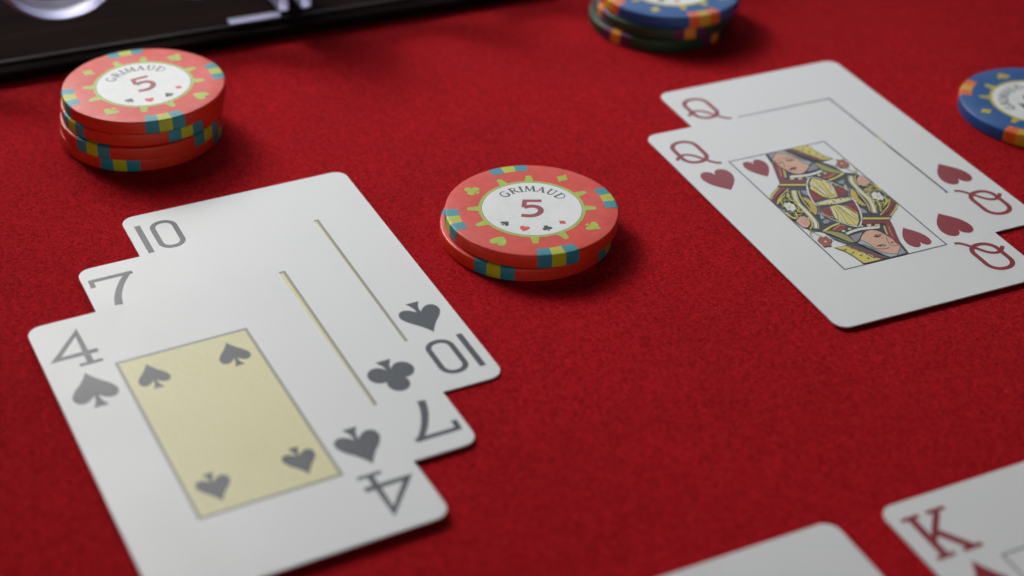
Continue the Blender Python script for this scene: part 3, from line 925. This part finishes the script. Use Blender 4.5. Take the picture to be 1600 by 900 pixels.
def table():
    root = bpy.data.objects.new('card_table', None)
    COL.objects.link(root)
    root.location = (0, 0.4, -0.012)
    tag(root, 'card table covered in bright red felt under all the cards and chips', 'table')
    n = 40
    V, F = [], []
    w = 0.75
    for j in range(n + 1):
        for i in range(n + 1):
            V.append((-w + 2 * w * i / n, -w + 2 * w * j / n, 0.012))
    for j in range(n):
        for i in range(n):
            a = j * (n + 1) + i
            F.append((a, a + 1, a + n + 2, a + n + 1))
    k = len(V)
    ring = [j for j in range(n + 1)] + [(j + 1) * (n + 1) + n for j in range(n)] + [n * (n + 1) + n - 1 - j for j in range(n)] + [(n - 1 - j) * (n + 1) for j in range(n - 1)]
    V += [(V[r][0], V[r][1], 0.0) for r in ring]
    m = len(ring)
    F += [(ring[i], k + i, k + (i + 1) % m, ring[(i + 1) % m]) for i in range(m)]
    felt = mesh_obj('felt_cover', V, F, FELT, root)
    # loose nap of the felt: short curled fibres lying on the cloth near the cards
    rnd = random.Random(3)
    fv, ff = [], []
    for _ in range(52000):
        d = rnd.random()
        y = 0.17 + 0.30 * d - 0.4
        x = (rnd.random() - 0.5) * (0.22 + 0.16 * d)
        a = rnd.random() * 2 * PI
        ln = rnd.uniform(0.35, 1.0) * MM
        w2 = rnd.uniform(0.018, 0.04) * MM
        bend = rnd.uniform(-0.9, 0.9)
        z0, z1 = 0.01202, 0.012 + rnd.uniform(0.05, 0.24) * MM
        k = len(fv)
        px, py = x, y
        for i, zz in enumerate((z0, z1, z0 + (z1 - z0) * rnd.uniform(0.2, 0.9))):
            ca, sa = math.cos(a), math.sin(a)
            fv += [(px - sa * w2, py + ca * w2, zz), (px + sa * w2, py - ca * w2, zz)]
            px, py = px + ca * ln / 2, py + sa * ln / 2
            a += bend
        ff += [(k, k + 1, k + 3, k + 2), (k + 2, k + 3, k + 5, k + 4)]
    me = bpy.data.meshes.new('felt_nap')
    me.from_pydata(fv, [], ff)
    me.materials.append(NAP)
    o = bpy.data.objects.new('felt_nap', me)
    COL.objects.link(o)
    o.parent = root
    o['kind'] = 'stuff'


table()

# ------------------------------------------------------------------ clear chip racks on a dark board, at the far side
RO = Vector((-0.06338, 0.42034, 0))
RANG = math.atan2(0.41151, 0.91141)


def box(x0, y0, z0, x1, y1, z1, bev=0.4):
    bm = bmesh.new()
    bmesh.ops.create_cube(bm, size=1.0)
    for v in bm.verts:
        v.co = Vector(((x0 + x1) / 2 + v.co.x * (x1 - x0), (y0 + y1) / 2 + v.co.y * (y1 - y0), (z0 + z1) / 2 + v.co.z * (z1 - z0))) * MM
    if bev:
        bmesh.ops.bevel(bm, geom=bm.edges[:], offset=bev * MM, segments=3, affect='EDGES', profile=0.5)
    return bm


def bm_obj(name, bm, mat, parent=None, smooth=False):
    me = bpy.data.meshes.new(name)
    bm.to_mesh(me)
    bm.free()
    me.materials.append(mat)
    if smooth:
        for p in me.polygons:
            p.use_smooth = True
    o = bpy.data.objects.new(name, me)
    COL.objects.link(o)
    if parent:
        o.parent = parent
    return o


board = bm_obj('rack_board', box(-260, -5.4, 0.0, 330, 120, 3.0, 1.4), WOOD)
board.location = RO
board.rotation_euler = (0, 0, RANG)
tag(board, 'long dark wooden board on the red felt under the clear chip racks', 'board')


def half_pipe(cx, cz, r0, r1, y0, y1, parent):
    """one clear trough: a half tube with rounded front lip"""
    n = 40
    rm, t = (r0 + r1) / 2, (r1 - r0) / 2
    prof = [(y0 + t - t * math.sin(math.radians(a)), t * math.cos(math.radians(a))) for a in range(0, 181, 30)]
    prof += [(y1, -t), (y1, t)]
    V, F = [], []
    m = len(prof)
    for i in range(n + 1):
        a = math.radians(180 + 180 * i / n)
        for yy, dr in prof:
            r = rm + dr
            V.append(((cx + r * math.cos(a)) * MM, yy * MM, (cz + r * math.sin(a)) * MM))
    for i in range(n):
        for j in range(m):
            F.append((i * m + j, (i + 1) * m + j, (i + 1) * m + (j + 1) % m, i * m + (j + 1) % m))
    F.append(tuple(range(m)))
    F.append(tuple(n * m + j for j in range(m))[::-1])
    o = mesh_obj('trough', V, F, HAZY, parent, smooth=True)
    bm = bmesh.new()
    bm.from_mesh(o.data)
    bmesh.ops.recalc_face_normals(bm, faces=bm.faces[:])
    bm.to_mesh(o.data)
    bm.free()
    return o


def chip_rack(label, centers, x0, x1):
    root = bpy.data.objects.new('chip_rack', None)
    COL.objects.link(root)
    root.location = RO + Vector((0, 0, 0.0032))
    root.rotation_euler = (0, 0, RANG)
    tag(root, label, 'chip rack', 'clear chip racks on the dark board')
    for cx in centers:
        half_pipe(cx, 27.8, 16.2, 18.4, 0.3, 9, root)
    bm_obj('end_wall', box(x0, 0.2, 2.2, x0 + 3.2, 30, 30, 0.8), HAZY, root)
    bm_obj('end_wall', box(x1 - 3.2, 0.2, 2.2, x1, 30, 30, 0.8), HAZY, root)
    bm_obj('front_lip', box(x0, 0, 0.1, x1, 1.0, 0.7, 0.25), DIM_LIP, root)
    bm_obj('lip_glint', box(x1 - 17, 0.0, 1.05, x1 - 2.6, 2.4, 1.9, 0.3), HAZY, root)  # added pale bar standing in for the highlight on the lip
    return root


chip_rack('clear acrylic chip rack behind the stack of four red chips', (-22, -59, -96, -133), -153, 0.6)
chip_rack('clear acrylic chip rack farther along the dark board toward the blue topped stack', (26.5, 63.5, 100.5, 137.5), 3.8, 158)

# ------------------------------------------------------------------ the chips
RED_FACE = (2.7, ('spade', 'diamond', 'club', 'heart'), 'lime', 'ringdark', '5', 'numeral_red')
RED_FACE_B = (33.5, ('heart', 'club', 'diamond', 'spade'), 'lime', 'ringdark', '5', 'numeral_red')
G1 = 'red chips in the stack of four'
lx, ly = -0.09021, 0.36069
poker_chip('bottom chip of the red stack of four, resting on the felt', lx - 0.0016, ly + 0.0001, 0, 'red', ('teal', 'yellow'), -94, G1)
poker_chip('red chip second from the felt in the stack of four', lx - 0.0011, ly - 0.0005, 1, 'red', ('teal', 'yellow'), -115.5, G1)
poker_chip('red chip directly under the top chip of the stack of four', lx - 0.0007, ly + 0.0002, 2, 'red', ('teal', 'yellow'), -137, G1)
poker_chip('top chip of the red stack of four, showing a tilted 5', lx, ly, 3, 'red', ('teal', 'yellow'), -64, G1, RED_FACE_B)
G2 = 'red chips in the pair between the card fans'
mx_, my_ = 0.00396, 0.31894
poker_chip('lower chip of the red pair between the two card fans', mx_ - 0.0011, my_ - 0.0002, 0, 'red', ('teal', 'yellow'), -111, G2)
poker_chip('upper chip of the red pair, showing an upright 5', mx_, my_, 1, 'red', ('teal', 'yellow'), -72, G2, RED_FACE)
G3 = 'chips in the mixed stack at the top edge'
sx, sy = 0.0405, 0.4325
poker_chip('dark green chip with amber edge spots, lowest in the blue topped stack', sx - 0.0014, sy - 0.0006, 0, 'green', ('purple', 'amber'), -131, G3)
poker_chip('dark green chip directly under the blue chip of the mixed stack', sx + 0.0002, sy - 0.0002, 1, 'green', ('purple', 'amber'), -73, G3)
BLUE_FACE = (70, ('club', 'heart', 'spade', 'diamond'), 'straw', 'straw', '10', 'black')
poker_chip('blue chip with orange edge spots on top of two green chips', sx + 0.0013, sy, 2, 'blue', ('orange', 'gold'), -64, G3, (-40, ('club', 'heart', 'spade', 'diamond'), 'straw', 'straw', '10', 'black'))
poker_chip('single blue chip lying flat on the felt beyond the two queens', 0.13295, 0.38289, 0, 'blue', ('orange', 'gold'), -113.5, 'blue chip on its own', BLUE_FACE)

# ------------------------------------------------------------------ the cards
GA = 'cards fanned at the left'
playing_card('ten of spades card, at the back of the fan with the seven and four', -0.0449, 0.2927, 27.10, 0.00048, '10', 'spade', 0.02, GA, panel=True)
playing_card('seven of clubs card between the ten and the four', -0.0495, 0.2710, 27.49, 0.00080, '7', 'club', 0.08, GA, panel=True)
playing_card('four of spades card with a cream panel, lying on top of the seven', -0.0541, 0.2491, 28.39, 0.00112, '4', 'spade', 0.42, GA, panel=True)
GB_ = 'pair of queen cards at the right'
playing_card('queen of hearts mostly covered by the other queen card', 0.07915, 0.35845, 25.03, 0.00055, 'Q', 'heart', 0.0, GB_, court=True, border=0.5)
playing_card('queen of hearts on top, its whole figure in view', 0.0744, 0.3349, 24.64, 0.00092, 'Q', 'heart', 0.0, GB_, court=True)
playing_card('red king card cut off by the lower right corner', 0.1102, 0.2004, 25.87, 0.00060, 'K', 'diamond', 0.0, 'cards at the near edge')
playing_card('blank white card corner showing no printing, beside the king', 0.0536, 0.1738, 26.36, 0.00060, None, None, 0.0, 'cards at the near edge')
